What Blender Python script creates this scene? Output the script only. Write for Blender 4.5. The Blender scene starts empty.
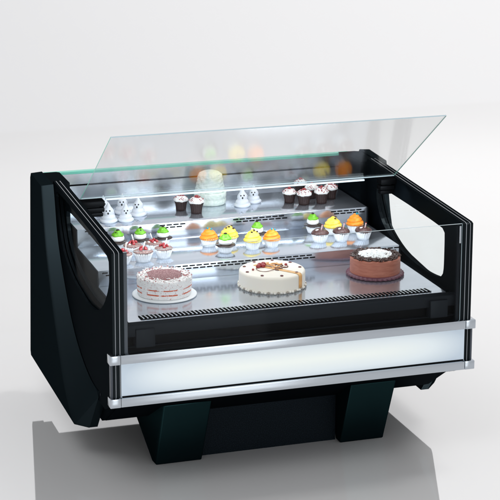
import bpy, bmesh, math, random
from mathutils import Matrix, Vector
PI = math.pi
random.seed(7)
S = bpy.context.scene
C = S.collection

# ------------------------------------------------------------------ camera
cam_d = bpy.data.cameras.new("camera")
cam = bpy.data.objects.new("camera", cam_d)
C.objects.link(cam)
S.camera = cam
F_PX, PPX, PPY = 1834.357, 242.527, 140.56
cam_d.sensor_width = 36
cam_d.sensor_fit = 'HORIZONTAL'
cam_d.lens = 36 * F_PX / 500
cam_d.shift_x = (250 - PPX) / 500
cam_d.shift_y = (PPY - 250) / 500
cam_d.clip_start = 0.1
cam_d.clip_end = 200
yw, pt, rl = math.radians(-17.972), math.radians(-12.352), math.radians(0.127)
fw = Vector((-math.sin(yw) * math.cos(pt), math.cos(yw) * math.cos(pt), math.sin(pt)))
rt = Vector((math.cos(yw), math.sin(yw), 0))
up = rt.cross(fw)
r2 = rt * math.cos(rl) + up * math.sin(rl)
u2 = -rt * math.sin(rl) + up * math.cos(rl)
M = Matrix((r2, u2, -fw)).transposed().to_4x4()
M.translation = Vector((-1.380, -5.646, 2.519))
cam.matrix_world = M

# ------------------------------------------------------------------ world and studio lamps
W = bpy.data.worlds.new("World")
S.world = W
W.use_nodes = True
bg = W.node_tree.nodes['Background']
bg.inputs[0].default_value = (0.955, 0.965, 1.0, 1)
bg.inputs[1].default_value = 0.70
S.view_settings.view_transform = 'Standard'
S.view_settings.look = 'None'
S.view_settings.exposure = 0
S.view_settings.gamma = 1
S.render.resolution_x = S.render.resolution_y = 1024


def area(name, loc, target, size, sy, power, col):
    d = bpy.data.lights.new(name, 'AREA')
    d.shape = 'RECTANGLE'
    d.size = size
    d.size_y = sy
    d.energy = power
    d.color = col
    o = bpy.data.objects.new(name, d)
    C.objects.link(o)
    o.location = loc
    o.rotation_euler = (Vector(target) - Vector(loc)).to_track_quat('-Z', 'Y').to_euler()
    return o


area("key_softbox", (-1.6, -1.8, 4.2), (0.6, 0.6, 0.4), 2.4, 1.6, 54, (0.95, 0.98, 1.0))
area("front_fill", (1.6, -8.0, 1.75), (0.8, 0.5, 0.5), 3.2, 3.2, 66, (0.94, 0.98, 1.0))  # unseen fill added to brighten the steel and the floor under the case
area("backdrop_lamp", (4.5, 1.5, 6.5), (4.5, 7.0, 1.5), 3.0, 2.0, 330, (1.0, 0.99, 0.98))
area("case_lamp", (0.65, 0.50, 0.885), (0.65, 0.62, 0.6), 1.15, 0.02, 3.0, (0.86, 0.94, 1.0))


# ------------------------------------------------------------------ materials
def mat(name, col, rough=0.5, metal=0.0, spec=0.5, noise=None, bump=None, coat=0.0, sss=0.0, emit=None):
    m = bpy.data.materials.new(name)
    m.use_nodes = True
    nt = m.node_tree
    p = nt.nodes['Principled BSDF']
    p.inputs['Base Color'].default_value = (*col, 1)
    p.inputs['Roughness'].default_value = rough
    p.inputs['Metallic'].default_value = metal
    p.inputs['Specular IOR Level'].default_value = spec
    p.inputs['Coat Weight'].default_value = coat
    p.inputs['Coat Roughness'].default_value = 0.08
    if sss:
        p.inputs['Subsurface Weight'].default_value = sss
        p.inputs['Subsurface Scale'].default_value = 0.004
    if emit:
        p.inputs['Emission Color'].default_value = (*emit[0], 1)
        p.inputs['Emission Strength'].default_value = emit[1]
    tc = nt.nodes.new('ShaderNodeTexCoord')
    if noise:
        col2, scale, lo, hi = noise[:4]
        st = noise[4] if len(noise) > 4 else (1, 1, 1)
        mp = nt.nodes.new('ShaderNodeMapping')
        mp.inputs['Scale'].default_value = st
        n = nt.nodes.new('ShaderNodeTexNoise')
        n.inputs['Scale'].default_value = scale
        n.inputs['Detail'].default_value = 6
        r = nt.nodes.new('ShaderNodeValToRGB')
        r.color_ramp.elements[0].position = lo
        r.color_ramp.elements[1].position = hi
        r.color_ramp.elements[0].color = (*col, 1)
        r.color_ramp.elements[1].color = (*col2, 1)
        nt.links.new(tc.outputs['Object'], mp.inputs[0])
        nt.links.new(mp.outputs[0], n.inputs['Vector'])
        nt.links.new(n.outputs[0], r.inputs[0])
        nt.links.new(r.outputs[0], p.inputs['Base Color'])
    if bump:
        scale, strength, dist = bump[:3]
        st = bump[3] if len(bump) > 3 else (1, 1, 1)
        mp = nt.nodes.new('ShaderNodeMapping')
        mp.inputs['Scale'].default_value = st
        n = nt.nodes.new('ShaderNodeTexNoise')
        n.inputs['Scale'].default_value = scale
        n.inputs['Detail'].default_value = 4
        b = nt.nodes.new('ShaderNodeBump')
        b.inputs['Strength'].default_value = strength
        b.inputs['Distance'].default_value = dist
        nt.links.new(tc.outputs['Object'], mp.inputs[0])
        nt.links.new(mp.outputs[0], n.inputs['Vector'])
        nt.links.new(n.outputs[0], b.inputs['Height'])
        nt.links.new(b.outputs[0], p.inputs['Normal'])
    return m


def glass_mat(name, tint, rough, base=0.03, top=0.55, power=3.0, gcol=(1, 1, 1)):
    m = bpy.data.materials.new(name)
    m.use_nodes = True
    nt = m.node_tree
    nt.nodes.remove(nt.nodes['Principled BSDF'])
    out = nt.nodes['Material Output']
    t = nt.nodes.new('ShaderNodeBsdfTransparent')
    t.inputs[0].default_value = (*tint, 1)
    g = nt.nodes.new('ShaderNodeBsdfGlossy')
    g.inputs['Roughness'].default_value = rough
    g.inputs['Color'].default_value = (*gcol, 1)
    lw = nt.nodes.new('ShaderNodeLayerWeight')
    lw.inputs[0].default_value = 0.5
    pw = nt.nodes.new('ShaderNodeMath')
    pw.operation = 'POWER'
    pw.inputs[1].default_value = power
    ma = nt.nodes.new('ShaderNodeMath')
    ma.operation = 'MULTIPLY_ADD'
    ma.inputs[1].default_value = top
    ma.inputs[2].default_value = base
    mx = nt.nodes.new('ShaderNodeMixShader')
    nt.links.new(lw.outputs['Facing'], pw.inputs[0])
    nt.links.new(pw.outputs[0], ma.inputs[0])
    nt.links.new(ma.outputs[0], mx.inputs[0])
    nt.links.new(t.outputs[0], mx.inputs[1])
    nt.links.new(g.outputs[0], mx.inputs[2])
    nt.links.new(mx.outputs[0], out.inputs[0])
    return m


def black_mat(name, col, rough, base, face, gcol, bump=None, noise=None):
    """dark satin lacquer: diffuse black under a weak tinted sheen that is strongest face on"""
    m = bpy.data.materials.new(name)
    m.use_nodes = True
    nt = m.node_tree
    nt.nodes.remove(nt.nodes['Principled BSDF'])
    out = nt.nodes['Material Output']
    d = nt.nodes.new('ShaderNodeBsdfDiffuse')
    d.inputs[0].default_value = (*col, 1)
    g = nt.nodes.new('ShaderNodeBsdfGlossy')
    g.inputs['Roughness'].default_value = rough
    g.inputs['Color'].default_value = (*gcol, 1)
    lw = nt.nodes.new('ShaderNodeLayerWeight')
    lw.inputs[0].default_value = 0.5
    inv = nt.nodes.new('ShaderNodeMath'); inv.operation = 'SUBTRACT'; inv.inputs[0].default_value = 1.0
    pw = nt.nodes.new('ShaderNodeMath'); pw.operation = 'POWER'; pw.inputs[1].default_value = 2.0
    ma = nt.nodes.new('ShaderNodeMath'); ma.operation = 'MULTIPLY_ADD'
    ma.inputs[1].default_value = face
    ma.inputs[2].default_value = base
    mx = nt.nodes.new('ShaderNodeMixShader')
    nt.links.new(lw.outputs['Facing'], inv.inputs[1])
    nt.links.new(inv.outputs[0], pw.inputs[0])
    nt.links.new(pw.outputs[0], ma.inputs[0])
    nt.links.new(ma.outputs[0], mx.inputs[0])
    nt.links.new(d.outputs[0], mx.inputs[1])
    nt.links.new(g.outputs[0], mx.inputs[2])
    nt.links.new(mx.outputs[0], out.inputs[0])
    tc = nt.nodes.new('ShaderNodeTexCoord')
    n = nt.nodes.new('ShaderNodeTexNoise')
    n.inputs['Scale'].default_value = bump[0]
    n.inputs['Detail'].default_value = 4
    b = nt.nodes.new('ShaderNodeBump')
    b.inputs['Strength'].default_value = bump[1]
    b.inputs['Distance'].default_value = bump[2]
    nt.links.new(tc.outputs['Object'], n.inputs['Vector'])
    nt.links.new(n.outputs[0], b.inputs['Height'])
    nt.links.new(b.outputs[0], d.inputs['Normal'])
    nt.links.new(b.outputs[0], g.inputs['Normal'])
    if noise:
        r = nt.nodes.new('ShaderNodeValToRGB')
        r.color_ramp.elements[0].position = 0.45
        r.color_ramp.elements[1].position = 0.7
        r.color_ramp.elements[0].color = (*col, 1)
        r.color_ramp.elements[1].color = (*noise, 1)
        nt.links.new(n.outputs[0], r.inputs[0])
        nt.links.new(r.outputs[0], d.inputs[0])
    return m


def floor_mat():
    m = bpy.data.materials.new('glossy_white_acrylic')
    m.use_nodes = True
    nt = m.node_tree
    nt.nodes.remove(nt.nodes['Principled BSDF'])
    out = nt.nodes['Material Output']
    d = nt.nodes.new('ShaderNodeBsdfDiffuse')
    d.inputs[0].default_value = (0.77, 0.76, 0.75, 1)
    g = nt.nodes.new('ShaderNodeBsdfGlossy')
    g.inputs['Roughness'].default_value = 0.035
    g.inputs['Color'].default_value = (1, 1, 1, 1)
    mx = nt.nodes.new('ShaderNodeMixShader')
    mx.inputs[0].default_value = 0.44
    nt.links.new(d.outputs[0], mx.inputs[1])
    nt.links.new(g.outputs[0], mx.inputs[2])
    nt.links.new(mx.outputs[0], out.inputs[0])
    return m


BLACK = black_mat('black_lacquer', (0.0020, 0.0030, 0.0040), 0.30, 0.006, 0.006, (0.75, 0.92, 1.0), (60, 0.04, 0.002))
CLAD = black_mat('black_cladding', (0.0018, 0.0035, 0.0045), 0.34, 0.003, 0.068, (0.62, 0.88, 1.0), (90, 0.03, 0.002))
MATTE = black_mat('black_matte', (0.0018, 0.0020, 0.0024), 0.5, 0.003, 0.003, (0.9, 0.95, 1.0), (80, 0.03, 0.002))
TEXT = black_mat('textured_black', (0.0015, 0.0025, 0.0040), 0.5, 0.004, 0.004, (0.7, 0.9, 1.0), (330, 0.6, 0.002), (0.010, 0.015, 0.021))
FOOTMAT = black_mat('black_foot', (0.0018, 0.0035, 0.0045), 0.36, 0.004, 0.026, (0.30, 0.90, 0.95), (90, 0.03, 0.002))
GREY = black_mat('dark_grey_plastic', (0.0065, 0.0080, 0.0105), 0.4, 0.008, 0.004, (0.8, 0.92, 1.0), (80, 0.03, 0.002))
GREYMETAL = mat('grey_painted_metal', (0.06, 0.07, 0.085), 0.42, metal=0.3)
ALU = mat('brushed_aluminium', (0.52, 0.56, 0.60), 0.19, metal=1.0, bump=(30, 0.05, 0.001, (1, 60, 60)))
STEEL = mat('polished_steel', (0.62, 0.67, 0.74), 0.15, metal=0.88, noise=((0.54, 0.59, 0.67), 4, 0.35, 0.7, (1, 6, 6)), bump=(14, 0.03, 0.001, (1, 20, 20)))
WALLSTEEL = mat('satin_steel', (0.55, 0.59, 0.63), 0.24, metal=0.9, bump=(14, 0.04, 0.001, (1, 20, 20)))
WHITETRIM = mat('white_glass_rim', (0.26, 0.28, 0.30), 0.3, spec=0.4)
GREENRIM = mat('green_glass_rim', (0.17, 0.62, 0.48), 0.2, spec=0.6)
PALERIM = mat('pale_glass_rim', (0.45, 0.56, 0.60), 0.2, spec=0.6)
LIDRIM = mat('lid_glass_rim', (0.10, 0.28, 0.23), 0.2, spec=0.6)
LIDGLASS = glass_mat('lid_glass', (0.925, 0.93, 0.93), 0.11, 0.022, 0.30, 3.0)
GLASS = glass_mat('clear_glass', (0.985, 0.99, 0.99), 0.0, 0.0025, 0.10, 4.0)
ENDGLASS = glass_mat('end_glass', (0.97, 0.98, 0.98), 0.0, 0.003, 0.012, 2.0)
LED = mat('led_strip', (0.55, 0.62, 0.66), 0.4, emit=((0.70, 0.92, 1.0), 0.10))
FLOOR = floor_mat()


def light_panel_mat():
    m = bpy.data.materials.new('lit_diffuser')
    m.use_nodes = True
    nt = m.node_tree
    p = nt.nodes['Principled BSDF']
    p.inputs['Base Color'].default_value = (0.25, 0.28, 0.3, 1)
    p.inputs['Roughness'].default_value = 0.25
    tc = nt.nodes.new('ShaderNodeTexCoord')
    sp = nt.nodes.new('ShaderNodeSeparateXYZ')
    nt.links.new(tc.outputs['Object'], sp.inputs[0])
    # lamp falloff painted into the emission colour by distance from the panel middle
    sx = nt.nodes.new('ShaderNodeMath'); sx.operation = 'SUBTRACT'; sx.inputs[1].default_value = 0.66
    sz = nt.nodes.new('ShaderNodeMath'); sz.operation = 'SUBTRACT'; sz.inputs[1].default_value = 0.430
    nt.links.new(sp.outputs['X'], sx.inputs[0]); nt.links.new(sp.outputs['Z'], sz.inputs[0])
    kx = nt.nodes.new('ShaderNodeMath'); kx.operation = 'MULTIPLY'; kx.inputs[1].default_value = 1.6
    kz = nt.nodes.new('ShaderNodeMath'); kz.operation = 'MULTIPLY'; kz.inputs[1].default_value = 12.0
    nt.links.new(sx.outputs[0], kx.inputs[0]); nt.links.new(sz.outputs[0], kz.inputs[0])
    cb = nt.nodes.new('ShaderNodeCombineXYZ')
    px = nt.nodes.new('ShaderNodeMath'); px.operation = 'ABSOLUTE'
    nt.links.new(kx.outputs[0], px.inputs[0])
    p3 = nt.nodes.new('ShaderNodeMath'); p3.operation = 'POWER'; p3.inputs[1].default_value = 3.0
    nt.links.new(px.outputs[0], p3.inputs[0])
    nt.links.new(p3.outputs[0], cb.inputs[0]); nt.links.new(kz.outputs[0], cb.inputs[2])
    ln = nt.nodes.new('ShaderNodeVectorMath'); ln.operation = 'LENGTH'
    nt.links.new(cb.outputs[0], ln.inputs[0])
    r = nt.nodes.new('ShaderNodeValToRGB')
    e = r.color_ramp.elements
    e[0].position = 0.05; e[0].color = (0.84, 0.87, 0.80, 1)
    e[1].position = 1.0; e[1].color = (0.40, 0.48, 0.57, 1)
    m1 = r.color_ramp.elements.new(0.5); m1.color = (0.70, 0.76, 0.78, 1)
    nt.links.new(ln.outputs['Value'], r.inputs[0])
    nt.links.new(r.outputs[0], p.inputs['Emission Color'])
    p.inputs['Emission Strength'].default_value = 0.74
    return m


LIT = light_panel_mat()


# ------------------------------------------------------------------ mesh helpers
def link(name, bm, mats, parent=None, smooth=False, kind=None, angle=None):
    me = bpy.data.meshes.new(name)
    bmesh.ops.recalc_face_normals(bm, faces=bm.faces)
    bm.to_mesh(me)
    bm.free()
    if not isinstance(mats, (list, tuple)):
        mats = [mats]
    for m in mats:
        me.materials.append(m)
    if smooth or angle:
        for p in me.polygons:
            p.use_smooth = True
        if angle:
            me.set_sharp_from_angle(angle=math.radians(angle))
    o = bpy.data.objects.new(name, me)
    C.objects.link(o)
    if parent:
        o.parent = parent
    if kind:
        o['kind'] = kind
    return o


def thing(name, label, cat, loc=(0, 0, 0), rz=0, group=None):
    o = bpy.data.objects.new(name, None)
    C.objects.link(o)
    o.location = loc
    o.rotation_euler = (0, 0, rz)
    o.empty_display_size = 0.05
    o['label'] = label
    o['category'] = cat
    if group:
        o['group'] = group
    return o


def box(bm, x0, x1, y0, y1, z0, z1, mi=0, bev=0.0):
    vs = [bm.verts.new(p) for p in ((x0, y0, z0), (x1, y0, z0), (x1, y1, z0), (x0, y1, z0),
                                    (x0, y0, z1), (x1, y0, z1), (x1, y1, z1), (x0, y1, z1))]
    fs = []
    for q in ((0, 3, 2, 1), (4, 5, 6, 7), (0, 1, 5, 4), (1, 2, 6, 5), (2, 3, 7, 6), (3, 0, 4, 7)):
        f = bm.faces.new([vs[i] for i in q])
        f.material_index = mi
        fs.append(f)
    if bev:
        es = set(e for f in fs for e in f.edges)
        bmesh.ops.bevel(bm, geom=list(es), offset=bev, segments=2, profile=0.5, affect='EDGES', clamp_overlap=True)
    return fs


def bx(*a, **k):
    bm = bmesh.new()
    box(bm, *a, **k)
    return bm


def prism(bm, pts, x0, x1, side=0, rim=0):
    """extrude a (y,z) outline along x"""
    a = [bm.verts.new((x0, y, z)) for y, z in pts]
    b = [bm.verts.new((x1, y, z)) for y, z in pts]
    f = bm.faces.new(a); f.material_index = side
    f = bm.faces.new(list(reversed(b))); f.material_index = side
    n = len(pts)
    for i in range(n):
        f = bm.faces.new((a[i], b[i], b[(i + 1) % n], a[(i + 1) % n]))
        f.material_index = rim
    return bm


def ring_prism(bm, outer, inner, x0, x1, mi=0):
    """plate with a window: outer and inner outlines with the same number of points"""
    n = len(outer)
    vs = []
    for x in (x0, x1):
        vs.append(([bm.verts.new((x, y, z)) for y, z in outer], [bm.verts.new((x, y, z)) for y, z in inner]))
    (oa, ia), (ob, ib) = vs
    for i in range(n):
        j = (i + 1) % n
        for q in ((oa[i], oa[j], ia[j], ia[i]), (ob[j], ob[i], ib[i], ib[j]), (oa[j], oa[i], ob[i], ob[j]), (ia[i], ia[j], ib[j], ib[i])):
            f = bm.faces.new(q)
            f.material_index = mi
    return bm


def resample(pts, n, closed=False):
    P = [Vector(p) for p in pts]
    if closed:
        P.append(P[0])
    d = [0]
    for a, b in zip(P, P[1:]):
        d.append(d[-1] + (b - a).length)
    out = []
    for k in range(n):
        t = d[-1] * k / (n if closed else n - 1)
        i = 0
        while i < len(d) - 2 and d[i + 1] < t:
            i += 1
        s = (t - d[i]) / max(1e-9, d[i + 1] - d[i])
        out.append(P[i].lerp(P[i + 1], min(1, s)))
    return [tuple(p) for p in out]


def smooth_line(pts, it=2):
    P = [Vector(p) for p in pts]
    for _ in range(it):
        Q = [P[0]]
        for a, b in zip(P, P[1:]):
            Q += [a.lerp(b, .25), a.lerp(b, .75)]
        Q.append(P[-1])
        P = Q
    return [tuple(p) for p in P]


def smooth_loop(pts, it=3):
    P = [Vector(p) for p in pts]
    for _ in range(it):
        Q = []
        for i in range(len(P)):
            a, b = P[i], P[(i + 1) % len(P)]
            Q += [a.lerp(b, .25), a.lerp(b, .75)]
        P = Q
    return [tuple(p) for p in P]


def lathe(bm, prof, seg=40, c=(0, 0, 0), ripple=None, mi=0, cap0=True, cap1=True):
    """prof: list of (r,z); ripple(a, k, r, z) -> (r, z)"""
    rings = []
    for k, (r, z) in enumerate(prof):
        ring = []
        for s in range(seg):
            a = 2 * PI * s / seg
            rr, zz = (ripple(a, k, r, z) if ripple else (r, z))
            ring.append(bm.verts.new((c[0] + rr * math.cos(a), c[1] + rr * math.sin(a), c[2] + zz)))
        rings.append(ring)
    for A, B in zip(rings, rings[1:]):
        for s in range(seg):
            t = (s + 1) % seg
            f = bm.faces.new((A[s], A[t], B[t], B[s]))
            f.material_index = mi
    if cap0:
        bm.faces.new(list(reversed(rings[0]))).material_index = mi
    if cap1:
        bm.faces.new(rings[-1]).material_index = mi
    return bm


def blob(bm, c, r, sc=(1, 1, 1), sub=2, jitter=0.0, rot=None, mi=0):
    res = bmesh.ops.create_icosphere(bm, subdivisions=sub, radius=1.0)
    R = (rot or Matrix.Identity(3))
    for v in res['verts']:
        p = v.co * (1 + random.uniform(-jitter, jitter))
        p = Vector((p.x * sc[0] * r, p.y * sc[1] * r, p.z * sc[2] * r))
        v.co = R @ p + Vector(c)
    for f in set(f for v in res['verts'] for f in v.link_faces):
        f.material_index = mi
    return bm


def tube(bm, pts, r, seg=8, mi=0, rs=None):
    P = [Vector(p) for p in pts]
    rings = []
    for i, p in enumerate(P):
        d = (P[min(i + 1, len(P) - 1)] - P[max(i - 1, 0)]).normalized()
        a = d.cross(Vector((0.3, 0.1, 1))).normalized()
        if a.length < 0.1:
            a = Vector((1, 0, 0))
        b = d.cross(a)
        rr = rs[i] if rs else r
        rings.append([bm.verts.new(p + (a * math.cos(2 * PI * s / seg) + b * math.sin(2 * PI * s / seg)) * rr) for s in range(seg)])
    for A, B in zip(rings, rings[1:]):
        for s in range(seg):
            bm.faces.new((A[s], A[(s + 1) % seg], B[(s + 1) % seg], B[s])).material_index = mi
    bm.faces.new(rings[0]).material_index = mi
    bm.faces.new(rings[-1]).material_index = mi
    return bm


# ------------------------------------------------------------------ studio floor and backdrop (one seamless sweep)
bm = bmesh.new()
prof = [(-14, 0.0), (2.0, 0.0)]
for k in range(1, 49):
    t = k / 48
    prof.append((2.0 + 7.0 * t, 8.0 * t ** 2.6))
prof.append((9.6, 10.5))
prev = None
for y, z in prof:
    cur = (bm.verts.new((-14, y, z)), bm.verts.new((18, y, z)))
    if prev:
        bm.faces.new((prev[0], prev[1], cur[1], cur[0]))
    prev = cur
o = link('floor', bm, FLOOR, smooth=True, kind='structure')

# ------------------------------------------------------------------ the display case
L = 1.3
case = thing('display_case', 'black pastry display case with raised glass lid, steel shelves and lit white front panel', 'display case')


def mirror_x(bm):
    for v in bm.verts:
        v.co.x = L - v.co.x
    return bm


inner_curve = smooth_line([(0.885, 0.897), (0.862, 0.83), (0.832, 0.700), (0.724, 0.560), (0.610, 0.447), (0.493, 0.375), (0.341, 0.325), (0.222, 0.318), (0.205, 0.300)], 2)
outer_curve = smooth_line([(0.902, 0.890), (0.880, 0.80), (0.843, 0.658), (0.754, 0.490), (0.648, 0.331), (0.542, 0.194), (0.430, 0.137), (0.401, 0.132)], 2)


def cladding():
    bm = bmesh.new()
    n = 40
    I = resample(inner_curve, n)
    O = resample(outer_curve, n)
    xi, xo = -0.002, -0.045
    rows = []
    for t, dy, dx in ((0, 0, 0), (0.45, 0, 0), (0.84, 0, 0), (0.95, 0.0010, 0), (1, 0.0045, 0.0008), (1, 0.0125, 0)):
        rows.append([bm.verts.new((xi + (xo - xi) * t + dx, a[0] + (b[0] - a[0]) * t + dy, a[1] + (b[1] - a[1]) * t)) for a, b in zip(I, O)])
    vi, vo = rows[0], rows[-1]
    for A, B in zip(rows, rows[1:]):
        for k in range(n - 1):
            bm.faces.new((A[k], A[k + 1], B[k + 1], B[k]))
    bi = bm.verts.new((xi, 0.353, 0.133))
    for A, B in zip(rows, rows[1:]):
        bm.faces.new((A[-1], bi, B[-1]))
    rear = [(1.172, 0.140), (1.180, 0.158), (1.105, 0.880), (1.090, 0.900)]
    ri = [bm.verts.new((xi, y, z)) for y, z in rear]
    ro = [bm.verts.new((xo, y, z - (0.003 if z > .8 else 0))) for y, z in rear]
    a, b = [bi] + ri + [vi[0]], [vo[-1]] + ro + [vo[0]]
    for k in range(len(a) - 2):
        bm.faces.new((a[k], a[k + 1], b[k + 1], b[k]))
    bm.faces.new([ri[-1], ro[-1]] + [r[0] for r in reversed(rows)])
    bm.faces.new(vo + ro[::1])
    bm.faces.new(vi + [bi] + ri)
    # lower foot block, inboard of the cladding
    prism(bm, [(0.3540, 0.1335), (1.150, 0.1385), (1.150, 0.32), (0.210, 0.32), (0.210, 0.298)], -0.0015, 0.028)
    return bm


for side in (0, 1):
    bm = cladding()
    if side:
        mirror_x(bm)
    cl = link('side_cladding', bm, CLAD, case, angle=42)
    wn = cl.modifiers.new('weighted_normals', 'WEIGHTED_NORMAL')
    wn.keep_sharp = True
    wn.weight = 90
    bm = blob(bmesh.new(), (-0.0005, 0.180, 0.318), 0.0055, (.5, 1, 1), 2)
    if side:
        mirror_x(bm)
    link('rivet', bm, GREY, cl, smooth=True)

# glazed end panels ---------------------------------------------------------
outline = [(0.0, 0.342), (0.0, 0.868), (0.012, 0.8725), (0.895, 0.9075), (0.905, 0.895), (0.905, 0.285), (0.12, 0.285)]
hole_out = [(0.046, 0.858), (0.030, 0.80), (0.040, 0.745), (0.112, 0.660), (0.200, 0.612), (0.275, 0.597), (0.360, 0.592), (0.442, 0.600), (0.560, 0.612), (0.646, 0.636), (0.730, 0.672), (0.775, 0.715), (0.822, 0.790), (0.849, 0.860), (0.840, 0.889)]
hole_in = [(0.158, 0.812), (0.150, 0.80), (0.150, 0.676), (0.156, 0.640), (0.185, 0.622), (0.272, 0.613), (0.360, 0.612), (0.480, 0.620), (0.560, 0.632), (0.683, 0.662), (0.735, 0.690), (0.767, 0.716), (0.790, 0.752), (0.803, 0.792), (0.790, 0.822), (0.60, 0.824)]


def radial_pair(outer, inner, n=96):
    """project both outlines on rays from the window centre so the plate keeps a clean window"""
    c = Vector((0.44, 0.72))
    inner = smooth_loop(inner, 1)

    def hit(poly, d):
        best = None
        for i in range(len(poly)):
            a, b = Vector(poly[i]) - c, Vector(poly[(i + 1) % len(poly)]) - c
            e = b - a
            den = d.x * e.y - d.y * e.x
            if abs(den) < 1e-12:
                continue
            t = (a.x * e.y - a.y * e.x) / den
            s = (a.x * d.y - a.y * d.x) / den
            if t > 0 and -1e-9 <= s <= 1 + 1e-9:
                best = t if best is None else min(best, t)
        return c + d * best
    angs = [2 * PI * k / n for k in range(n)]
    for p in outer:
        v = Vector(p) - c
        angs.append(math.atan2(v.y, v.x) % (2 * PI))
    angs = sorted(set(round(a, 6) for a in angs))
    O, I = [], []
    for a in angs:
        d = Vector((math.cos(a), math.sin(a)))
        O.append(tuple(hit(outer, d)))
        I.append(tuple(hit(inner, d)))
    return O, I


def shrink(poly, d):
    return [(min(max(y, d), 0.905), z - (d if z > .8 else 0)) for y, z in poly]


for side in (0, 1):
    f = mirror_x if side else (lambda b: b)
    # outer black screen-printed border, spacer and inner frame: black layers between two panes
    bm = bmesh.new()
    O, I = radial_pair(outline, hole_out)
    ring_prism(bm, O, I, 0.0005, 0.0085)
    O2, I2 = radial_pair(shrink(outline, 0.003), hole_out)
    ring_prism(bm, O2, I2, 0.0125, 0.0235)
    O3, I3 = radial_pair(shrink(outline, 0.001), hole_in)
    ring_prism(bm, O3, I3, 0.0275, 0.0400)
    fr = link('end_frame', f(bm), BLACK, case)
    for x0, x1 in ((0.0085, 0.0118), (0.0235, 0.0268)):
        bm = bmesh.new()
        prism(bm, [(y + (0.0012 if y < .01 else 0), z + (-0.0012 if z > .5 else 0.006)) for y, z in outline], x0 + 0.0004, x1 - 0.0004, 1, 0)
        link('end_glass', f(bm), [WHITETRIM, ENDGLASS], case)

# body, deck, steps ----------------------------------------------------------
bm = bmesh.new()
prism(bm, [(0.024, 0.345), (0.285, 0.180), (1.12, 0.180), (1.145, 0.30), (1.145, 0.598), (0.10, 0.598), (0.10, 0.50), (0.024, 0.46)], 0.041, L - 0.041)
prism(bm, [(0.286, 0.1805), (1.119, 0.1805), (1.119, 0.283), (0.128, 0.283)], 0.0285, 0.0405)
prism(bm, [(0.286, 0.1805), (1.119, 0.1805), (1.119, 0.283), (0.128, 0.283)], L - 0.0405, L - 0.0285)
link('body', bm, BLACK, case, angle=30)

bm = bx(0.041, L - 0.041, 0.022, 0.060, 0.566, 0.6065, bev=0.004)
link('front_lip', bm, GREY, case, angle=40)
bm = bx(0.041, L - 0.041, 0.060, 0.099, 0.462, 0.5655)
link('recess_panel', bm, MATTE, case)
bm = bx(0.041, L - 0.041, 0.046, 0.0595, 0.522, 0.526)
link('recess_ledge', bm, GREY, case)
for x in (0.084, L - 0.084 - 0.066):
    bm = bx(x, x + 0.066, 0.010, 0.05, 0.531, 0.594, bev=0.002)
    link('glass_bracket', bm, GREY, case, angle=40)

sx0, sx1 = 0.071, L - 0.071
bm = bx(sx0, sx1, 0.061, 0.488, 0.575, 0.607)
link('base_deck', bm, STEEL, case)
bm = bx(sx0, sx1, 0.4885, 0.8185, 0.575, 0.665, bev=0.0015)
link('lower_step', bm, STEEL, case, angle=40)
bm = bx(sx0, sx1, 0.819, 1.150, 0.575, 0.732, bev=0.0015)
link('upper_step', bm, STEEL, case, angle=40)
# sheet metal at the sides of the stepped deck
for side in (0, 1):
    bm = bmesh.new()
    prism(bm, [(0.07, 0.50), (0.07, 0.6055), (0.4865, 0.6055), (0.4865, 0.6635), (0.8165, 0.6635), (0.8165, 0.7305), (1.149, 0.7305), (1.149, 0.50)], 0.0665, 0.0708)
    if side:
        mirror_x(bm)
    link('step_side_panel', bm, GREY, case)
# inner liner of the ends behind the windows
for side in (0, 1):
    bm = prism(bmesh.new(), [(0.906, 0.60), (1.150, 0.60), (1.150, 0.880), (1.085, 0.893), (0.906, 0.893)], -0.0015, 0.0655)
    if side:
        mirror_x(bm)
    link('end_liner', bm, BLACK, case)

# air grille along the front of the deck: dark channel with slanted bars
bm = bmesh.new()
box(bm, 0.118, 1.180, 0.074, 0.116, 0.6075, 0.6090)
n = 74
for k in range(n):
    x = 0.124 + k * (1.050 / (n - 1))
    vs = []
    for z in (0.6092, 0.6118):
        vs.append([bm.verts.new((x + dx, y, z)) for dx, y in ((-0.004, 0.114), (0.001, 0.114), (0.0065, 0.076), (0.0015, 0.076))])
    a, b = vs
    bm.faces.new(b).material_index = 1
    for i in range(4):
        bm.faces.new((a[i], a[(i + 1) % 4], b[(i + 1) % 4], b[i])).material_index = 1
link('air_grille', bm, [MATTE, ALU], case)

# air slots pressed through the two risers
for (y, zt, groups) in ((0.4875, 0.665, ((0.085, 0.135), (0.33, 0.88), (1.13, 1.215))), (0.8178, 0.732, ((0.10, 0.17), (0.39, 0.47), (0.68, 0.88), (1.08, 1.20)))):
    for g0, g1 in groups:
        bm = bmesh.new()
        for row in range(2):
            x = g0 + (0.013 if row else 0)
            z = zt - 0.0085 - row * 0.0095
            while x < g1:
                box(bm, x, x + 0.020, y - 0.0006, y + 0.0006, z - 0.0022, z + 0.0022)
                x += 0.0265
        link('air_slots', bm, MATTE, case)

# back: steel wall, dark seal, upper strip, green edged top glass
bm = bx(0.03, L - 0.03, 1.1505, 1.165, 0.57, 0.818)
link('back_wall', bm, WALLSTEEL, case)
bm = bx(0.066, L - 0.066, 1.147, 1.165, 0.8185, 0.8235)
link('back_seal', bm, MATTE, case)
bm = bx(0.03, L - 0.03, 1.1505, 1.165, 0.824, 0.8655)
link('back_rail', bm, ALU, case)
bm = bx(0.020, L - 0.020, 1.147, 1.172, 0.866, 0.8770, bev=0.0015)
link('top_glass_edge', bm, GREENRIM, case)

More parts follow.
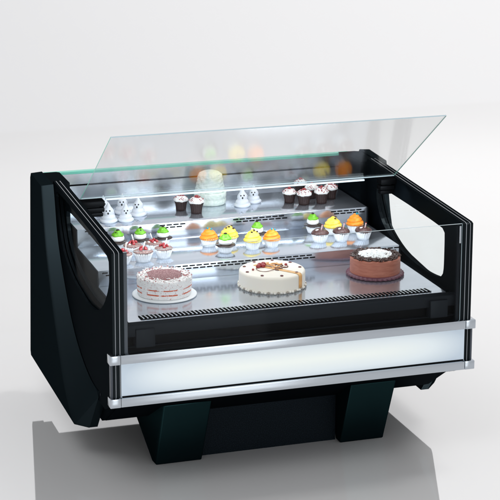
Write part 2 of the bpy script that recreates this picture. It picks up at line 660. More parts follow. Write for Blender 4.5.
# front glass
bm = bmesh.new()
fs = box(bm, 0.0405, L - 0.0405, 0.001, 0.007, 0.500, 0.869)
for f in fs:
    c = f.calc_center_median()
    f.material_index = 0 if abs(f.normal.y) > .5 or abs(c.y - 0.004) > 0.0029 else 1
link('front_glass', bm, [GLASS, PALERIM], case)
bm = bx(0.042, 0.0545, 0.009, 0.020, 0.500, 0.866, bev=0.001)
link('glass_edge_profile', bm, GREYMETAL, case)
bm = bx(L - 0.0545, L - 0.042, 0.009, 0.020, 0.500, 0.866, bev=0.001)
link('glass_edge_profile', bm, GREY, case)
bm = bx(L - 0.052, L - 0.046, -0.002, 0.0005, 0.80, 0.862, bev=0.001)
link('glass_clip', bm, ALU, case)

# light box with aluminium bars
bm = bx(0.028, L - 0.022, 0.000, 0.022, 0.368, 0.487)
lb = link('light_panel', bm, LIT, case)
bm = bx(0.0300, L - 0.0250, -0.0035, -0.0005, 0.3685, 0.3720)
link('panel_gasket', bm, MATTE, lb)
for z0, z1 in ((0.487, 0.519), (0.337, 0.368)):
    bm = bx(0.024, L - 0.024, -0.014, 0.021, z0, z1, bev=0.002)
    br = link('front_bar', bm, ALU, case, angle=40)
    for x0, x1 in ((-0.014, 0.0235), (L - 0.0235, L + 0.014)):
        bm = bx(x0, x1, -0.0155, 0.024, z0 - 0.0005, z1 + 0.0005, bev=0.003)
        link('end_cap', bm, ALU, br, angle=40)
for side in (0, 1):
    bm = bx(-0.008, -0.0005, -0.002, 0.020, 0.3685, 0.4865, bev=0.002)
    if side:
        mirror_x(bm)
    link('corner_trim', bm, GREYMETAL, case, angle=40)

# raised glass lid
yb, zb, yt, zt = 0.620, 0.8995, 0.157, 1.2220
d = Vector((0, yt - yb, zt - zb)).normalized()
nrm = Vector((0, d.z, -d.y)) * 0.0045
if nrm.z < 0:
    nrm = -nrm
bm = bmesh.new()
A = [Vector((x, yb, zb)) for x in (0.042, L - 0.042)]
B = [Vector((x, yt, zt)) for x in (0.042, L - 0.042)]
q = [A[0], A[1], B[1], B[0]]
lo = [bm.verts.new(p) for p in q]
hi = [bm.verts.new(p + nrm) for p in q]
bm.faces.new(lo).material_index = 0
bm.faces.new(list(reversed(hi))).material_index = 0
for i in range(4):
    f = bm.faces.new((lo[i], lo[(i + 1) % 4], hi[(i + 1) % 4], hi[i]))
    f.material_index = {0: 1, 1: 3, 2: 1, 3: 2}[i]
lid = link('lid', bm, [LIDGLASS, PALERIM, GREENRIM, LIDRIM], case)
bm = bx(0.132, L - 0.165, 0.612, 0.624, 0.8905, 0.8965, bev=0.0015)
lb2 = link('light_bar', bm, LED, case)
for side in (0, 1):
    bm = bmesh.new()
    box(bm, 0.041, 0.126, 0.600, 0.650, 0.872, 0.893, bev=0.003)
    box(bm, 0.046, 0.126, 0.606, 0.646, 0.850, 0.866, bev=0.003)
    box(bm, 0.050, 0.122, 0.612, 0.640, 0.832, 0.846, bev=0.003)
    box(bm, 0.060, 0.110, 0.618, 0.634, 0.840, 0.880)
    if side:
        for v in bm.verts:
            v.co.x = 0.041 + (v.co.x - 0.041) * 0.72
        mirror_x(bm)
    link('hinge', bm, MATTE, case, angle=40)

# floor stand: two tapered feet and the textured plinth between them
for side in (0, 1):
    bm = bmesh.new()
    top = [(0.216, 0.150, 0.262), (0.390, 0.150, 0.262), (0.390, 0.46, 0.30), (0.135, 0.46, 0.30)]
    bot = [(0.216, 0.262, 0.0), (0.386, 0.262, 0.0), (0.386, 0.305, 0.0), (0.214, 0.305, 0.0)]
    a = [bm.verts.new(p) for p in bot]
    b = [bm.verts.new(p) for p in top]
    bm.faces.new(a); bm.faces.new(b)
    for i in range(4):
        bm.faces.new((a[i], a[(i + 1) % 4], b[(i + 1) % 4], b[i]))
    bmesh.ops.bevel(bm, geom=list(bm.edges), offset=0.005, segments=3, profile=0.5, affect='EDGES')
    if side:
        mirror_x(bm)
    link('foot', bm, FOOTMAT, case, angle=35)
bm = bx(0.3905, L - 0.3905, 0.300, 1.00, 0.0, 0.31)
link('plinth', bm, TEXT, case)

# ------------------------------------------------------------------ pastry materials
PAPER = mat('white_paper_cup', (0.80, 0.82, 0.84), 0.55, spec=0.3)
DKPAPER = mat('dark_chocolate_cup', (0.028, 0.012, 0.010), 0.5)
YEL = mat('yellow_frosting', (0.82, 0.58, 0.05), 0.4, noise=((0.90, 0.72, 0.13), 60, 0.4, 0.65), bump=(260, 0.4, 0.002), sss=0.1)
ORA = mat('orange_frosting', (0.82, 0.23, 0.008), 0.38, noise=((0.90, 0.32, 0.02), 60, 0.4, 0.65), bump=(260, 0.4, 0.002), sss=0.1)
CREAM = mat('white_cream', (0.84, 0.85, 0.84), 0.42, bump=(180, 0.35, 0.002), sss=0.1)
GREEN = mat('green_frosting', (0.13, 0.42, 0.015), 0.35, noise=((0.20, 0.54, 0.03), 120, 0.4, 0.65), bump=(260, 0.5, 0.002))
CHOC = mat('dark_chocolate', (0.020, 0.009, 0.007), 0.3, bump=(200, 0.5, 0.002))
BROWNCREAM = mat('cocoa_cream', (0.042, 0.016, 0.014), 0.42, noise=((0.11, 0.05, 0.045), 150, 0.4, 0.65), bump=(240, 0.6, 0.002))
TAUPE = mat('taupe_cream', (0.17, 0.09, 0.08), 0.42, noise=((0.36, 0.26, 0.24), 150, 0.42, 0.65), bump=(240, 0.6, 0.002))
RED = mat('red_fruit', (0.27, 0.005, 0.012), 0.28, noise=((0.42, 0.035, 0.04), 300, 0.45, 0.7), coat=0.4)
BLUECANDY = mat('teal_candy', (0.03, 0.30, 0.36), 0.3)
LEAF = mat('green_leaf', (0.08, 0.30, 0.04), 0.4)
EYE = mat('black_icing', (0.006, 0.006, 0.008), 0.3)
CANDY = mat('striped_candy', (0.85, 0.83, 0.82), 0.25, coat=0.3)
MERINGUE = mat('white_meringue', (0.68, 0.73, 0.79), 0.38, bump=(120, 0.3, 0.002), sss=0.1)


def cup_bm(rb, rt, h, flutes=24, amp=0.0012):
    bm = bmesh.new()

    def rip(a, k, r, z):
        return (r + amp * math.cos(a * flutes) * (0.4 + z / h) if k < 4 else r, z)
    lathe(bm, [(rb, 0), (rb + (rt - rb) * .33, h * .33), (rb + (rt - rb) * .68, h * .67), (rt, h), (rt - 0.002, h), (rt - 0.003, h - 0.003)], flutes * 4, ripple=rip)
    return bm


def swirl_bm(R, h, turns=3.0, z0=0.0, tip=1.0):
    """piped frosting: conical dome with a spiral rope"""
    bm = bmesh.new()
    seg, rows = 48, 34
    prof = []
    for k in range(rows + 1):
        t = k / rows
        r = R * (1 - t ** 1.7) ** 0.75 if t < 1 else 0
        prof.append((max(r, 0.0006), z0 + h * t))

    def rip(a, k, r, z):
        t = k / rows
        ph = (t * turns * 2 * PI - a)
        w = abs(math.cos(ph / 2)) ** 0.7
        am = R * 0.17 * (1 - t * 0.5) * min(1, t * 8 + .35)
        return (max(r + am * (w - .75), 0.0004), z)
    lathe(bm, prof, seg, ripple=rip)
    return bm


def bits(bm, n, R, zf, size, mi=0, sc=(1, 1, .5)):
    for _ in range(n):
        a, q = random.uniform(0, 2 * PI), math.sqrt(random.random())
        rot = Matrix.Rotation(random.uniform(0, 6), 3, 'Z') @ Matrix.Rotation(random.uniform(0, 2), 3, 'X')
        blob(bm, (R * q * math.cos(a), R * q * math.sin(a), zf(q)), size * random.uniform(.7, 1.3), sc, 1, 0.15, rot, mi)
    return bm


def make_swirl_cupcake(mtl, kind):
    t = thing('cupcake', 'x', 'cupcake')
    link('cup', cup_bm(0.0225, 0.0315, 0.034), PAPER, t, smooth=True)
    link('frosting', swirl_bm(0.0345, 0.043, 3.2, 0.030), mtl, t, smooth=True)
    if kind == 'yellow':
        bm = bmesh.new()
        for a, q, z in ((3.6, .014, .066), (4.4, .010, .071), (5.6, .017, .064), (0.4, .012, .069)):
            blob(bm, (q * math.cos(a), q * math.sin(a), z), 0.0052, (1, 1, .6), 1, .12)
        link('chocolate_chips', bm, CHOC, t)
    else:
        bm = bmesh.new()
        for a, q, z in ((3.9, .008, .073), (5.2, .012, .069)):
            blob(bm, (q * math.cos(a), q * math.sin(a), z), 0.005, (.8, .8, 1.1), 1, .12)
        link('candy', bm, BLUECANDY, t)
        bm = bmesh.new()
        bits(bm, 8, 0.026, lambda q: 0.070 - 0.030 * q * q, 0.0018)
        link('sprinkles', bm, LEAF, t)
    return t


def make_green_pot():
    t = thing('cupcake', 'x', 'cupcake')
    link('cup', cup_bm(0.0200, 0.0300, 0.030, 20), PAPER, t, smooth=True)
    bm = bmesh.new()
    lathe(bm, [(0.026, 0.0285), (0.0365, 0.0300), (0.0375, 0.0325), (0.034, 0.0345), (0.020, 0.0350)], 36,
          ripple=lambda a, k, r, z: (r + 0.0012 * math.sin(7 * a), z + 0.0012 * math.sin(5 * a)))
    link('chocolate_collar', bm, CHOC, t, smooth=True)
    bm = bmesh.new()
    lathe(bm, [(0.020, 0.0345), (0.0245, 0.039), (0.0255, 0.046), (0.0235, 0.053), (0.018, 0.058), (0.006, 0.060)], 32)
    link('cream', bm, CREAM, t, smooth=True)
    bm = bmesh.new()
    lathe(bm, [(0.0225, 0.0545), (0.0235, 0.0575), (0.0205, 0.0625), (0.0145, 0.0665), (0.0150, 0.0690), (0.0105, 0.0735), (0.002, 0.0755)], 32,
          ripple=lambda a, k, r, z: (r * (1 + 0.06 * math.sin(5 * a + k)), z + 0.001 * math.sin(3 * a)))
    link('icing', bm, GREEN, t, smooth=True)
    bm = bmesh.new()
    blob(bm, (0.001, -0.001, 0.0775), 0.0065, (1.1, 1, .6), 1, .15)
    blob(bm, (-0.009, -0.008, 0.0700), 0.0042, (1.1, 1, .6), 1, .15)
    link('chocolate_chips', bm, CHOC, t)
    return t


def make_strawberry_cup():
    t = thing('cupcake', 'x', 'cupcake')
    link('cup', cup_bm(0.0250, 0.0370, 0.036, 24), PAPER, t, smooth=True)
    bm = bmesh.new()
    lathe(bm, [(0.034, 0.034), (0.0380, 0.0365), (0.0375, 0.0395), (0.031, 0.0425), (0.020, 0.044), (0.004, 0.045)], 40,
          ripple=lambda a, k, r, z: (r + 0.0010 * math.sin(11 * a), z + 0.0008 * math.sin(6 * a + k)))
    link('cocoa_cream', bm, TAUPE, t, smooth=True)
    bm = bmesh.new()
    for a, q in ((0.3, .012), (1.9, .014), (3.9, .019), (5.2, .014), (3.3, .003)):
        rot = Matrix.Rotation(a, 3, 'Z') @ Matrix.Rotation(0.9, 3, 'Y')
        blob(bm, (q * math.cos(a), q * math.sin(a), 0.0475 + (0.005 if q < .01 else 0)), 0.0082, (1.1, .85, .75), 2, .04, rot)
    link('strawberry_pieces', bm, RED, t, smooth=True)
    bm = bmesh.new()
    for a, q in ((0.9, .019), (5.9, .023)):
        blob(bm, (q * math.cos(a), q * math.sin(a), 0.0450), 0.0050, (1, 1, .8), 2, .05)
    link('cream_dots', bm, CREAM, t, smooth=True)
    bm = bmesh.new()
    tube(bm, [(-0.006, -0.008, 0.044), (-0.002, -0.012, 0.062), (0.003, -0.015, 0.079)], 0.0022)
    link('wafer_stick', bm, CREAM, t, smooth=True)
    return t


def make_candy_cup():
    t = thing('cupcake', 'x', 'cupcake')
    link('cup', cup_bm(0.0230, 0.0325, 0.033, 22), PAPER, t, smooth=True)
    bm = bmesh.new()
    lathe(bm, [(0.031, 0.031), (0.0345, 0.0335), (0.0345, 0.037), (0.030, 0.043), (0.0215, 0.0490), (0.010, 0.052), (0.002, 0.0525)], 36,
          ripple=lambda a, k, r, z: (r * (1 + 0.02 * math.sin(9 * a + 2 * k)), z + 0.0008 * math.sin(5 * a + k)))
    link('frosting', bm, BROWNCREAM, t, smooth=True)
    bm = bmesh.new()
    n = 9
    for k in range(n):
        a, b = k / n, (k + 1) / n
        p0, p1 = Vector((0.003, -0.010, 0.046)), Vector((0.007, -0.014, 0.072))
        tube(bm, [p0.lerp(p1, a), p0.lerp(p1, b)], 0.0026, 8, k % 2)
    link('candy_stick', bm, [RED, CANDY], t, smooth=True)
    bm = bmesh.new()
    blob(bm, (-0.012, -0.010, 0.050), 0.0075, (1.3, .6, .35), 2, .05, Matrix.Rotation(.6, 3, 'Z'))
    link('almond', bm, CREAM, t, smooth=True)
    bm = bmesh.new()
    blob(bm, (-0.004, -0.016, 0.0480), 0.0060, (1.3, .5, .3), 2, .05, Matrix.Rotation(-.6, 3, 'Z'))
    blob(bm, (0.014, -0.006, 0.0490), 0.0060, (1.1, .6, .4), 2, .05)
    link('leaf', bm, LEAF, t, smooth=True)
    return t


def make_chocolate_cupcake():
    t = thing('cupcake', 'x', 'cupcake')
    bm = bmesh.new()
    fl = 20
    lathe(bm, [(0.0205, 0), (0.0210, 0.010), (0.0225, 0.022), (0.0255, 0.034), (0.0285, 0.041), (0.0270, 0.0412), (0.026, 0.040)], fl * 4,
          ripple=lambda a, k, r, z: (r + (0.0011 * math.cos(a * fl) if k < 5 else 0), z))
    link('cup', bm, DKPAPER, t, smooth=True)
    bm = bmesh.new()
    lathe(bm, [(0.0265, 0.040), (0.0300, 0.0425), (0.0305, 0.047), (0.0275, 0.053), (0.0230, 0.0560), (0.0225, 0.0575), (0.016, 0.062), (0.003, 0.064)], 36,
          ripple=lambda a, k, r, z: (r * (1 + 0.045 * math.sin(8 * a + 1.1 * k)), z + 0.0012 * math.sin(5 * a + k)))
    link('frosting', bm, CREAM, t, smooth=True)
    bm = bmesh.new()
    for _ in range(34):
        a, q = random.uniform(0, 2 * PI), math.sqrt(random.random())
        r = 0.027 * q
        c = Vector((r * math.cos(a), r * math.sin(a), 0.0650 - 0.014 * q * q))
        e = random.uniform(0, PI)
        dv = Vector((math.cos(e), math.sin(e), random.uniform(-.1, .5))) * 0.0055
        tube(bm, [c - dv, c + dv], 0.0017, 6)
    blob(bm, (0.001, 0, 0.0670), 0.0070, (1.2, .8, .7), 2, .05)
    link('red_sprinkles', bm, RED, t)
    return t


def make_ghost():
    t = thing('ghost_meringue', 'x', 'meringue')
    bm = bmesh.new()
    prof = [(0.031, 0), (0.0345, 0.004), (0.0350, 0.010), (0.031, 0.0155), (0.0265, 0.0175), (0.0275, 0.022), (0.0270, 0.028), (0.0225, 0.034),
            (0.0195, 0.0360), (0.0215, 0.043), (0.0215, 0.052), (0.0190, 0.060), (0.0150, 0.067), (0.0105, 0.074), (0.0090, 0.0785), (0.0060, 0.086), (0.0028, 0.093), (0.0006, 0.098)]
    prof = [(r * 1.08, z * 0.93) for r, z in prof]
    lathe(bm, prof, 36, ripple=lambda a, k, r, z: (r * (1 + 0.025 * math.sin(3 * a + k * .8)), z + 0.0016 * math.sin(a + k * .2)))
    link('body', bm, MERINGUE, t, smooth=True)
    for (x, z, s, tall) in ((-0.0085, 0.0590, 0.0027, 1.25), (0.0060, 0.0600, 0.0027, 1.25), (-0.001, 0.0475, 0.0033, 1.4)):
        bm = bmesh.new()
        z *= 0.93
        r = 0.0225 if z > .05 else 0.0235
        y = -math.sqrt(max(r * r - x * x, 0))
        blob(bm, (x, y, z), s * 1.15, (1, .5, tall), 2)
        link('eye' if z > .05 else 'mouth', bm, EYE, t, smooth=True)
    return t


def dup(root):
    r = root.copy()
    C.objects.link(r)
    for ch in list(root.children):
        c = ch.copy()
        C.objects.link(c)
        c.parent = r
    return r


FACE = -0.30   # turn towards the front left


def place(proto, spots, group, z, scale=1.0):
    for i, (x, y, rz, label, sc) in enumerate(spots):
        o = proto if i == 0 else dup(proto)
        o.location = (x, y, z + 0.0004)
        o.rotation_euler = (0, 0, rz)
        o.scale = (sc * scale * (1 + 0.035 * math.sin(i * 2.3 + 1)), sc * scale * (1 + 0.035 * math.sin(i * 1.7 + 3)), sc * scale * (1 + 0.05 * math.sin(i * 3.1 + len(label))))
        o['label'] = label
        if group:
            o['group'] = group


ZT, ZM, ZD = 0.732, 0.665, 0.607
place(make_ghost(), [
    (0.211, 0.900, -0.25, 'white ghost meringue at the front left of the top shelf left cluster', 1.0),
    (0.276, 0.893, -0.10, 'white ghost meringue at the front middle of the top shelf left cluster', .93),
    (0.343, 0.962, -0.45, 'white ghost meringue at the right end of the top shelf left cluster', .98),
    (0.218, 1.010, -0.20, 'white ghost meringue right behind the front left ghost, its tip showing above', 1.0),
    (0.293, 1.010, -0.30, 'white ghost meringue at the back middle of the top shelf left cluster', 1.0),
    (0.767, 0.975, -0.20, 'white ghost meringue in front of the pair right of the tall white cake', .98),
    (0.829, 1.020, -0.35, 'white ghost meringue behind its pair, right of the tall white cake', .88),
], 'ghost meringues on the top shelf', ZT, 0.88)
place(make_chocolate_cupcake(), [
    (0.566, 0.927, 0.2, 'dark chocolate cupcake with red sprinkles, at the left front of the tall white cake', 1.0),
    (0.522, 0.989, 1.3, 'leftmost dark chocolate cupcake on the top shelf, left of the tall white cake', 1.0),
    (0.963, 0.975, 2.1, 'leftmost dark chocolate cupcake of the group of six on the top shelf right', .97),
    (1.008, 0.930, 3.2, 'front left dark chocolate cupcake in the group of six on the top shelf', 1.0),
    (1.080, 0.928, 4.4, 'front right dark chocolate cupcake in the group of six on the top shelf', 1.0),
    (1.140, 0.985, 5.0, 'rightmost dark chocolate cupcake of the group of six on the top shelf right', .97),
    (1.072, 1.020, 0.9, 'dark chocolate cupcake in the second row middle of the group of six', .97),
    (1.052, 1.095, 2.6, 'rearmost dark chocolate cupcake of the group of six, only its top showing', .97),
], 'dark chocolate cupcakes with red sprinkles', ZT, 0.95)
place(make_green_pot(), [
    (0.206, 0.740, 0.0, 'green topped cream cupcake at the far left of the middle shelf back row', 1.0),
    (0.294, 0.748, 0.8, 'green topped cream cupcake second from the left on the middle shelf', 1.0),
    (0.384, 0.756, 1.9, 'green topped cream cupcake right behind the rightmost strawberry cupcakes', 1.0),
    (0.577, 0.588, 2.7, 'green topped cream cupcake with wide dark collar in front of a yellow cupcake', 1.03),
    (0.737, 0.700, 3.3, 'green topped cream cupcake peeking out behind the middle yellow cupcake', 1.0),
    (0.980, 0.752, 4.6, 'green topped cream cupcake alone behind the candy stick cupcakes, right of centre', 1.0),
], 'green topped cupcakes on the middle shelf', ZM, 0.95)
place(make_strawberry_cup(), [
    (0.257, 0.566, 0.1, 'strawberry cupcake in the middle of the front row, behind the red velvet cake', .98),
    (0.341, 0.590, 0.7, 'strawberry cupcake at the right end of the front row of three', .95),
    (0.178, 0.555, 1.6, 'strawberry cupcake at the left of the front row, partly behind the front post', .98),
    (0.243, 0.665, 2.9, 'strawberry cupcake on the left of the second row of two', .92),
    (0.328, 0.682, 3.8, 'strawberry cupcake on the right of the second row of two', .92),
], 'strawberry cupcakes on the middle shelf left', ZM, 0.95)
place(make_swirl_cupcake(YEL, 'yellow'), [
    (0.623, 0.690, 0.0, 'yellow frosted cupcake with chocolate chips, right behind the green one with dark collar', 1.0),
    (0.688, 0.605, 0.6, 'yellow frosted cupcake at the shelf middle, left neighbour of an orange cupcake', 1.0),
    (1.047, 0.711, 1.4, 'yellow frosted cupcake behind the candy stick cupcakes on the right', 1.0),
], 'yellow cupcakes on the middle shelf', ZM)
place(make_swirl_cupcake(ORA, 'orange'), [
    (0.544, 0.691, 0.0, 'orange frosted cupcake with teal candy, leftmost orange one on the middle shelf', .98),
    (0.766, 0.613, 0.5, 'orange frosted cupcake with teal candy, right neighbour of the middle yellow cupcake', .98),
    (1.138, 0.713, 1.3, 'orange frosted cupcake at the right end of the middle shelf', .98),
], 'orange cupcakes on the middle shelf', ZM)
place(make_candy_cup(), [
    (0.961, 0.622, -0.2, 'chocolate cupcake with red striped candy stick, left of the row of three', 1.0),
    (1.043, 0.612, 0.1, 'chocolate cupcake with red striped candy stick, middle of the row of three', 1.0),
    (1.133, 0.612, -0.1, 'chocolate cupcake with red striped candy stick, right of the row of three', 1.0),
], 'candy stick cupcakes on the middle shelf right', ZM, 0.95)


# ------------------------------------------------------------------ big cakes
def disc(r, h, z0=0, rnd=0.002):
    return [(r - rnd, z0), (r, z0 + rnd), (r, z0 + h - rnd), (r - rnd, z0 + h), (r * .5, z0 + h)]


# red velvet cake on its board
bd = link('cake_board', lathe(bmesh.new(), [(0.108, 0), (0.1135, 0.0015), (0.1145, 0.004), (0.110, 0.0055), (0.05, 0.0045)], 64), mat('white_card', (0.80, 0.83, 0.84), 0.3), smooth=True)
bd.location = (0.271, 0.330, ZD + 0.0006)
bd['label'] = 'round white board under the red velvet cake on the bottom deck'
bd['category'] = 'cake board'
rv = thing('red_velvet_cake', 'round white frosted cake with red crumbs and red layers on a white board', 'cake', (0.271, 0.330, ZD + 0.0065))


def velvet_side():
    m = bpy.data.materials.new('crumbed_frosting')
    m.use_nodes = True
    nt = m.node_tree
    p = nt.nodes['Principled BSDF']
    p.inputs['Roughness'].default_value = 0.5
    tc = nt.nodes.new('ShaderNodeTexCoord')
    n1 = nt.nodes.new('ShaderNodeTexNoise'); n1.inputs['Scale'].default_value = 150; n1.inputs['Detail'].default_value = 3
    n2 = nt.nodes.new('ShaderNodeTexNoise'); n2.inputs['Scale'].default_value = 38; n2.inputs['Detail'].default_value = 4
    mpn = nt.nodes.new('ShaderNodeMapping'); mpn.inputs['Scale'].default_value = (1, 1, 0.25)
    nt.links.new(tc.outputs['Object'], mpn.inputs[0])
    nt.links.new(tc.outputs['Object'], n1.inputs[0]); nt.links.new(mpn.outputs[0], n2.inputs[0])
    sp = nt.nodes.new('ShaderNodeSeparateXYZ'); nt.links.new(tc.outputs['Object'], sp.inputs[0])
    # two horizontal sponge layers, at z 0.016 and 0.038
    tot = None
    for zc, w in ((0.017, 0.0024), (0.034, 0.0020)):
        a = nt.nodes.new('ShaderNodeMath'); a.operation = 'SUBTRACT'; a.inputs[1].default_value = zc
        b = nt.nodes.new('ShaderNodeMath'); b.operation = 'ABSOLUTE'
        c = nt.nodes.new('ShaderNodeMath'); c.operation = 'LESS_THAN'; c.inputs[1].default_value = w
        nt.links.new(sp.outputs['Z'], a.inputs[0]); nt.links.new(a.outputs[0], b.inputs[0]); nt.links.new(b.outputs[0], c.inputs[0])
        if tot is None:
            tot = c
        else:
            s = nt.nodes.new('ShaderNodeMath'); s.operation = 'ADD'
            nt.links.new(tot.outputs[0], s.inputs[0]); nt.links.new(c.outputs[0], s.inputs[1]); tot = s
    r2 = nt.nodes.new('ShaderNodeValToRGB'); r2.color_ramp.elements[0].position = .43; r2.color_ramp.elements[1].position = .52
    nt.links.new(n2.outputs[0], r2.inputs[0])
    ml = nt.nodes.new('ShaderNodeMath'); ml.operation = 'MULTIPLY'
    nt.links.new(tot.outputs[0], ml.inputs[0]); nt.links.new(r2.outputs[0], ml.inputs[1])
    r1 = nt.nodes.new('ShaderNodeValToRGB'); r1.color_ramp.elements[0].position = .625; r1.color_ramp.elements[1].position = .66
    nt.links.new(n1.outputs[0], r1.inputs[0])
    mx = nt.nodes.new('ShaderNodeMixRGB'); mx.inputs[1].default_value = (0.86, 0.85, 0.84, 1); mx.inputs[2].default_value = (0.60, 0.34, 0.33, 1)
    nt.links.new(r1.outputs[0], mx.inputs[0])
    m2 = nt.nodes.new('ShaderNodeMixRGB'); m2.inputs[2].default_value = (0.62, 0.12, 0.05, 1)
    nt.links.new(ml.outputs[0], m2.inputs[0]); nt.links.new(mx.outputs[0], m2.inputs[1])
    nt.links.new(m2.outputs[0], p.inputs['Base Color'])
    bp = nt.nodes.new('ShaderNodeBump'); bp.inputs['Distance'].default_value = .003; bp.inputs['Strength'].default_value = .7
    nt.links.new(n1.outputs[0], bp.inputs['Height']); nt.links.new(bp.outputs[0], p.inputs['Normal'])
    return m


def cake_prof(r, h, rnd=0.006, k=5):
    P = [(r - 0.002, 0)]
    P += [(r, 0.004 + (h - rnd - 0.004) * i / 8) for i in range(9)]
    for i in range(1, k + 1):
        a = PI / 2 * i / k
        P.append((r - rnd + rnd * math.cos(a), h - rnd + rnd * math.sin(a)))
    P += [(r * .8, h + 0.0005), (r * .4, h + 0.0005)]
    return P


def nz(a, z, f=5):
    return math.sin(f * a + 40 * z) + .6 * math.sin(2.3 * f * a - 90 * z + 1) + .4 * math.sin(5.1 * f * a + 170 * z + 2)


RH = 0.066
link('frosting', lathe(bmesh.new(), cake_prof(0.096, RH), 96, ripple=lambda a, k, r, z: (r + 0.0011 * nz(a, z, 4), z)), velvet_side(), rv, smooth=True)
bm = bmesh.new()
lathe(bm, [(0.066, RH + 0.0002), (0.066, RH + 0.0022), (0.058, RH + 0.0034), (0.02, RH + 0.0038)], 80,
      ripple=lambda a, k, r, z: (r * (1 + 0.05 * nz(a, 0, 3)) if k < 3 else r, z))
link('crumb_topping', bm, mat('velvet_crumbs', (0.22, 0.085, 0.09), 0.7, noise=((0.42, 0.24, 0.24), 220, 0.42, 0.6), bump=(300, 1.0, 0.004)), rv, smooth=True)
bm = bmesh.new()
for _ in range(330):
    a = random.uniform(0, 2 * PI)
    r = random.uniform(0.060, 0.096)
    z = RH + random.uniform(0.0005, 0.0045)
    blob(bm, (r * math.cos(a), r * math.sin(a), z), random.uniform(0.0018, 0.0042), (1, 1, .7), 1, .2, None, 0 if random.random() < .72 else 1)
for _ in range(260):
    a = random.uniform(0, 2 * PI)
    z = random.triangular(0.004, RH, RH)
    blob(bm, (0.0965 * math.cos(a), 0.0965 * math.sin(a), z), random.uniform(0.0010, 0.0022), (1, 1, .8), 1, .2, None, 0 if random.random() < .8 else 1)
link('loose_crumbs', bm, [mat('white_crumbs', (0.85, 0.83, 0.81), .6), mat('rose_crumbs', (0.48, 0.20, 0.20), .6)], rv, kind='stuff')

# cream cake
wc = thing('cream_cake', 'smooth white cream cake with caramel stripe and red fruit, centre of the bottom deck', 'cake', (0.668, 0.322, ZD + 0.0006))
IV = mat('ivory_cream', (0.84, 0.79, 0.69), 0.36, bump=(25, 0.05, 0.002), sss=0.1)
WH, WR = 0.062, 0.119
link('frosting', lathe(bmesh.new(), cake_prof(WR, WH, 0.010, 6), 96), IV, wc, smooth=True)
bm = bmesh.new()
for k in range(66):
    a = 2 * PI * k / 66
    blob(bm, ((WR + .001) * math.cos(a), (WR + .001) * math.sin(a), 0.006 + .001 * math.sin(k * 2.1)), 0.0056, (1, 1, .9), 1, .1, None, 0 if k % 3 else 1)
link('piped_border', bm, [mat('grey_cream', (0.74, 0.71, 0.64), .4), mat('nut_brown', (0.34, 0.30, 0.25), .5)], wc, smooth=True)
for k in range(9):
    a = -2.95 + k * 2 * PI / 9
    bm = bmesh.new()
    blob(bm, (0.101 * math.cos(a), 0.101 * math.sin(a), WH + 0.0015), 0.0056, (1.1, 1.1, .5), 2, .06)
    link('chocolate_dot', bm, mat('brown_glaze', (0.14, 0.035, 0.035), .3) if k == 0 else bpy.data.materials['brown_glaze'], wc, smooth=True)
# caramel ribbon: over the top and down the front right side
bm = bmesh.new()
w = 0.0095
dirv = Vector((0.62, -0.785, 0)).normalized()
perp = Vector((-dirv.y, dirv.x, 0))
path = [(-0.075, WH + 0.0012), (-0.03, WH + 0.0012), (0.03, WH + 0.0012), (0.09, WH + 0.0012), (0.1075, WH + 0.0012)] + [(0.109 + 0.0113 * math.sin(t), WH - 0.010 + 0.0113 * math.cos(t)) for t in (0.15, 0.5, 0.85, 1.2, 1.5)] + [ (0.1203, 0.040), (0.1203, 0.026), (0.1203, 0.011)]
prev = None
for (s, z) in path:
    cc = dirv * s
    row = []
    for j in range(5):
        off = w * (j / 2 - 1)
        p = cc + perp * off
        if s > 0.1:
            ang = math.atan2(p.y, p.x)
            p = Vector((s * math.cos(ang), s * math.sin(ang), 0))
        row.append(bm.verts.new((p.x, p.y, z)))
    if prev:
        for j in range(4):
            bm.faces.new((prev[j], prev[j + 1], row[j + 1], row[j]))
    prev = row
g = bmesh.ops.extrude_face_region(bm, geom=bm.faces[:])
for v in [e for e in g['geom'] if isinstance(e, bmesh.types.BMVert)]:
    nn = Vector((v.co.x, v.co.y, 0)).normalized() * 0.0010 if v.co.z < WH - 0.002 else Vector((0, 0, 0.0008))
    v.co += nn
link('caramel_ribbon', bm, mat('caramel', (0.72, 0.36, 0.11), .28, noise=((0.82, 0.50, 0.20), 40, .4, .65)), wc, smooth=True)
bm = bmesh.new()
for (x, y, s) in ((-0.036, 0.030, .0105), (-0.020, 0.040, .0100), (-0.026, 0.022, .009), (-0.046, 0.020, .0085)):
    blob(bm, (x, y, WH + s * .7), s, (1, .9, .9), 2, .04)
link('red_fruit', bm, RED, wc, smooth=True)
bm = bmesh.new()
blob(bm, (-0.073, -0.004, WH + .004), .0048, (1, 1, .8), 2)
blob(bm, (0.060, 0.022, WH + .004), .0058, (1, 1, .8), 2)
link('berry', bm, RED, wc, smooth=True)
bm = bmesh.new()
for (cx, cy, r, a0, a1) in ((-0.028, -0.004, .032, .3, 5.9), (0.028, -0.004, .016, 1.0, 5.0), (0.034, 0.024, .014, -1, 3.0), (0.048, 0.004, .012, 2.5, 6.5), (0.016, -0.022, .012, 0.5, 4.5)):
    pts = [(cx + r * math.cos(a0 + (a1 - a0) * i / 16), cy + r * math.sin(a0 + (a1 - a0) * i / 16), WH + 0.0022 + .0012 * math.sin(i)) for i in range(17)]
    tube(bm, pts, 0.0011 if r > .03 else 0.0023, 6)
link('chocolate_curls', bm, mat('milk_chocolate', (0.17, 0.055, 0.03), .3), wc, smooth=True)
bm = bmesh.new()
for (cx, cy, r, a0, a1) in ((0.020, 0.032, .015, 0, 4.5), (0.040, 0.040, .010, 2, 6), (0.002, 0.048, .011, 1, 5), (0.020, 0.006, .010, 2, 6)):
    pts = [(cx + r * math.cos(a0 + (a1 - a0) * i / 14), cy + r * math.sin(a0 + (a1 - a0) * i / 14), WH + 0.0042) for i in range(15)]
    tube(bm, pts, 0.0030, 6)
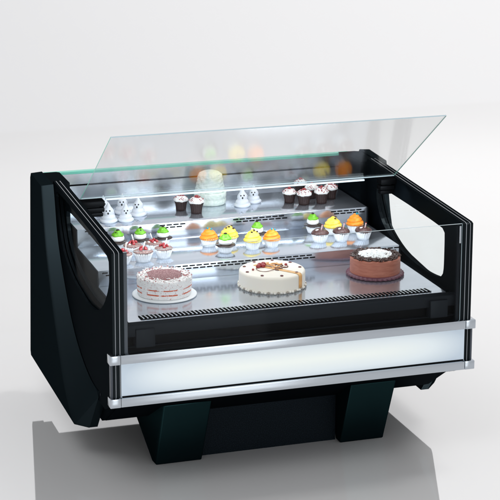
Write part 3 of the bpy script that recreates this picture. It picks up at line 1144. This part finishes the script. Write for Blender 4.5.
link('caramel_curls', bm, mat('light_caramel', (0.76, 0.40, 0.16), .3), wc, smooth=True)

# chocolate cake
cc_ = thing('chocolate_cake', 'round milk chocolate cake with dark rim and white curls on the bottom deck', 'cake', (1.073, 0.343, ZD + 0.0006))
CR, CH = 0.092, 0.070
link('frosting', lathe(bmesh.new(), cake_prof(CR, CH, 0.006), 96, ripple=lambda a, k, r, z: (r + 0.0003 * nz(a, z, 3), z)),
     mat('milk_chocolate_glaze', (0.34, 0.105, 0.062), 0.42, noise=((0.42, 0.150, 0.095), 30, .35, .65, (1, 1, 5)), bump=(420, .5, .002)), cc_, smooth=True)
bm = bmesh.new()
lathe(bm, [(CR + .004, 0), (CR + .0125, 0.0025), (CR + .0125, 0.0085), (CR + .004, 0.0125), (CR - .003, 0.0125)], 216,
      ripple=lambda a, k, r, z: (r + (0.0024 * math.cos(36 * a) if 0 < k < 4 else 0), z))
link('piped_border', bm, mat('plum_chocolate', (0.115, 0.035, 0.055), .38), cc_, smooth=True)
bm = bmesh.new()
for k in range(330):
    a = random.uniform(0, 2 * PI)
    r = random.uniform(0.060, 0.0885)
    rot = Matrix.Rotation(random.uniform(0, 6.28), 3, 'Z') @ Matrix.Rotation(random.uniform(-.5, .5), 3, 'X')
    blob(bm, (r * math.cos(a), r * math.sin(a), CH + random.uniform(.001, .006)), 0.0068, (1.2, .45, .5), 1, .12, rot)
link('chocolate_shavings', bm, mat('shaved_chocolate', (0.050, 0.020, 0.014), 0.35), cc_)
bm = bmesh.new()
for k in range(210):
    a, q = random.uniform(0, 2 * PI), math.sqrt(random.random())
    r = 0.060 * q
    rot = Matrix.Rotation(random.uniform(0, 6.28), 3, 'Z') @ Matrix.Rotation(random.uniform(-.7, .7), 3, 'X')
    blob(bm, (r * math.cos(a), r * math.sin(a), CH + 0.002 + 0.009 * (1 - q * q) + random.uniform(0, .003)), 0.0068, (1.25, .6, .55), 2, .08, rot)
link('cream_curls', bm, CREAM, cc_, smooth=True)

# tall two tier white cake on the top shelf
tc_ = thing('tiered_cake', 'tall pale two tier cake with rounded ribbed top on the top shelf', 'cake', (0.662, 1.062, ZT + 0.0006))
PALE = mat('glass_tinted_cream', (0.66, 0.78, 0.71), 0.5, noise=((0.78, 0.86, 0.82), 70, .4, .65), bump=(75, .9, .006))  # white cream; green cast of the lid glass put into its colour
bm = bmesh.new()
lathe(bm, [(0.060, 0), (0.063, 0.004), (0.063, 0.020), (0.0605, 0.023), (0.0635, 0.027), (0.0635, 0.044), (0.060, 0.049), (0.03, 0.0495)], 72,
      ripple=lambda a, k, r, z: (r + .0006 * nz(a, z, 4), z))
link('lower_tier', bm, PALE, tc_, smooth=True)
bm = bmesh.new()
prof = []
for k in range(41):
    t = k / 40
    r = 0.059 - 0.016 * t if t < .72 else (0.0475) * math.sqrt(max(0.0004, 1 - ((t - .72) / .28) ** 2.2))
    prof.append((max(r, 0.001), 0.0498 + 0.082 * t))
lathe(bm, prof, 72, ripple=lambda a, k, r, z: (r * (1 + .014 * math.sin(k * 1.75 + 1.5 * math.sin(2 * a)) + 0.02 * math.sin(9 * a + k * .5) + 0.015 * math.sin(5 * a - k * .9)), z))
link('upper_tier', bm, PALE, tc_, smooth=True)
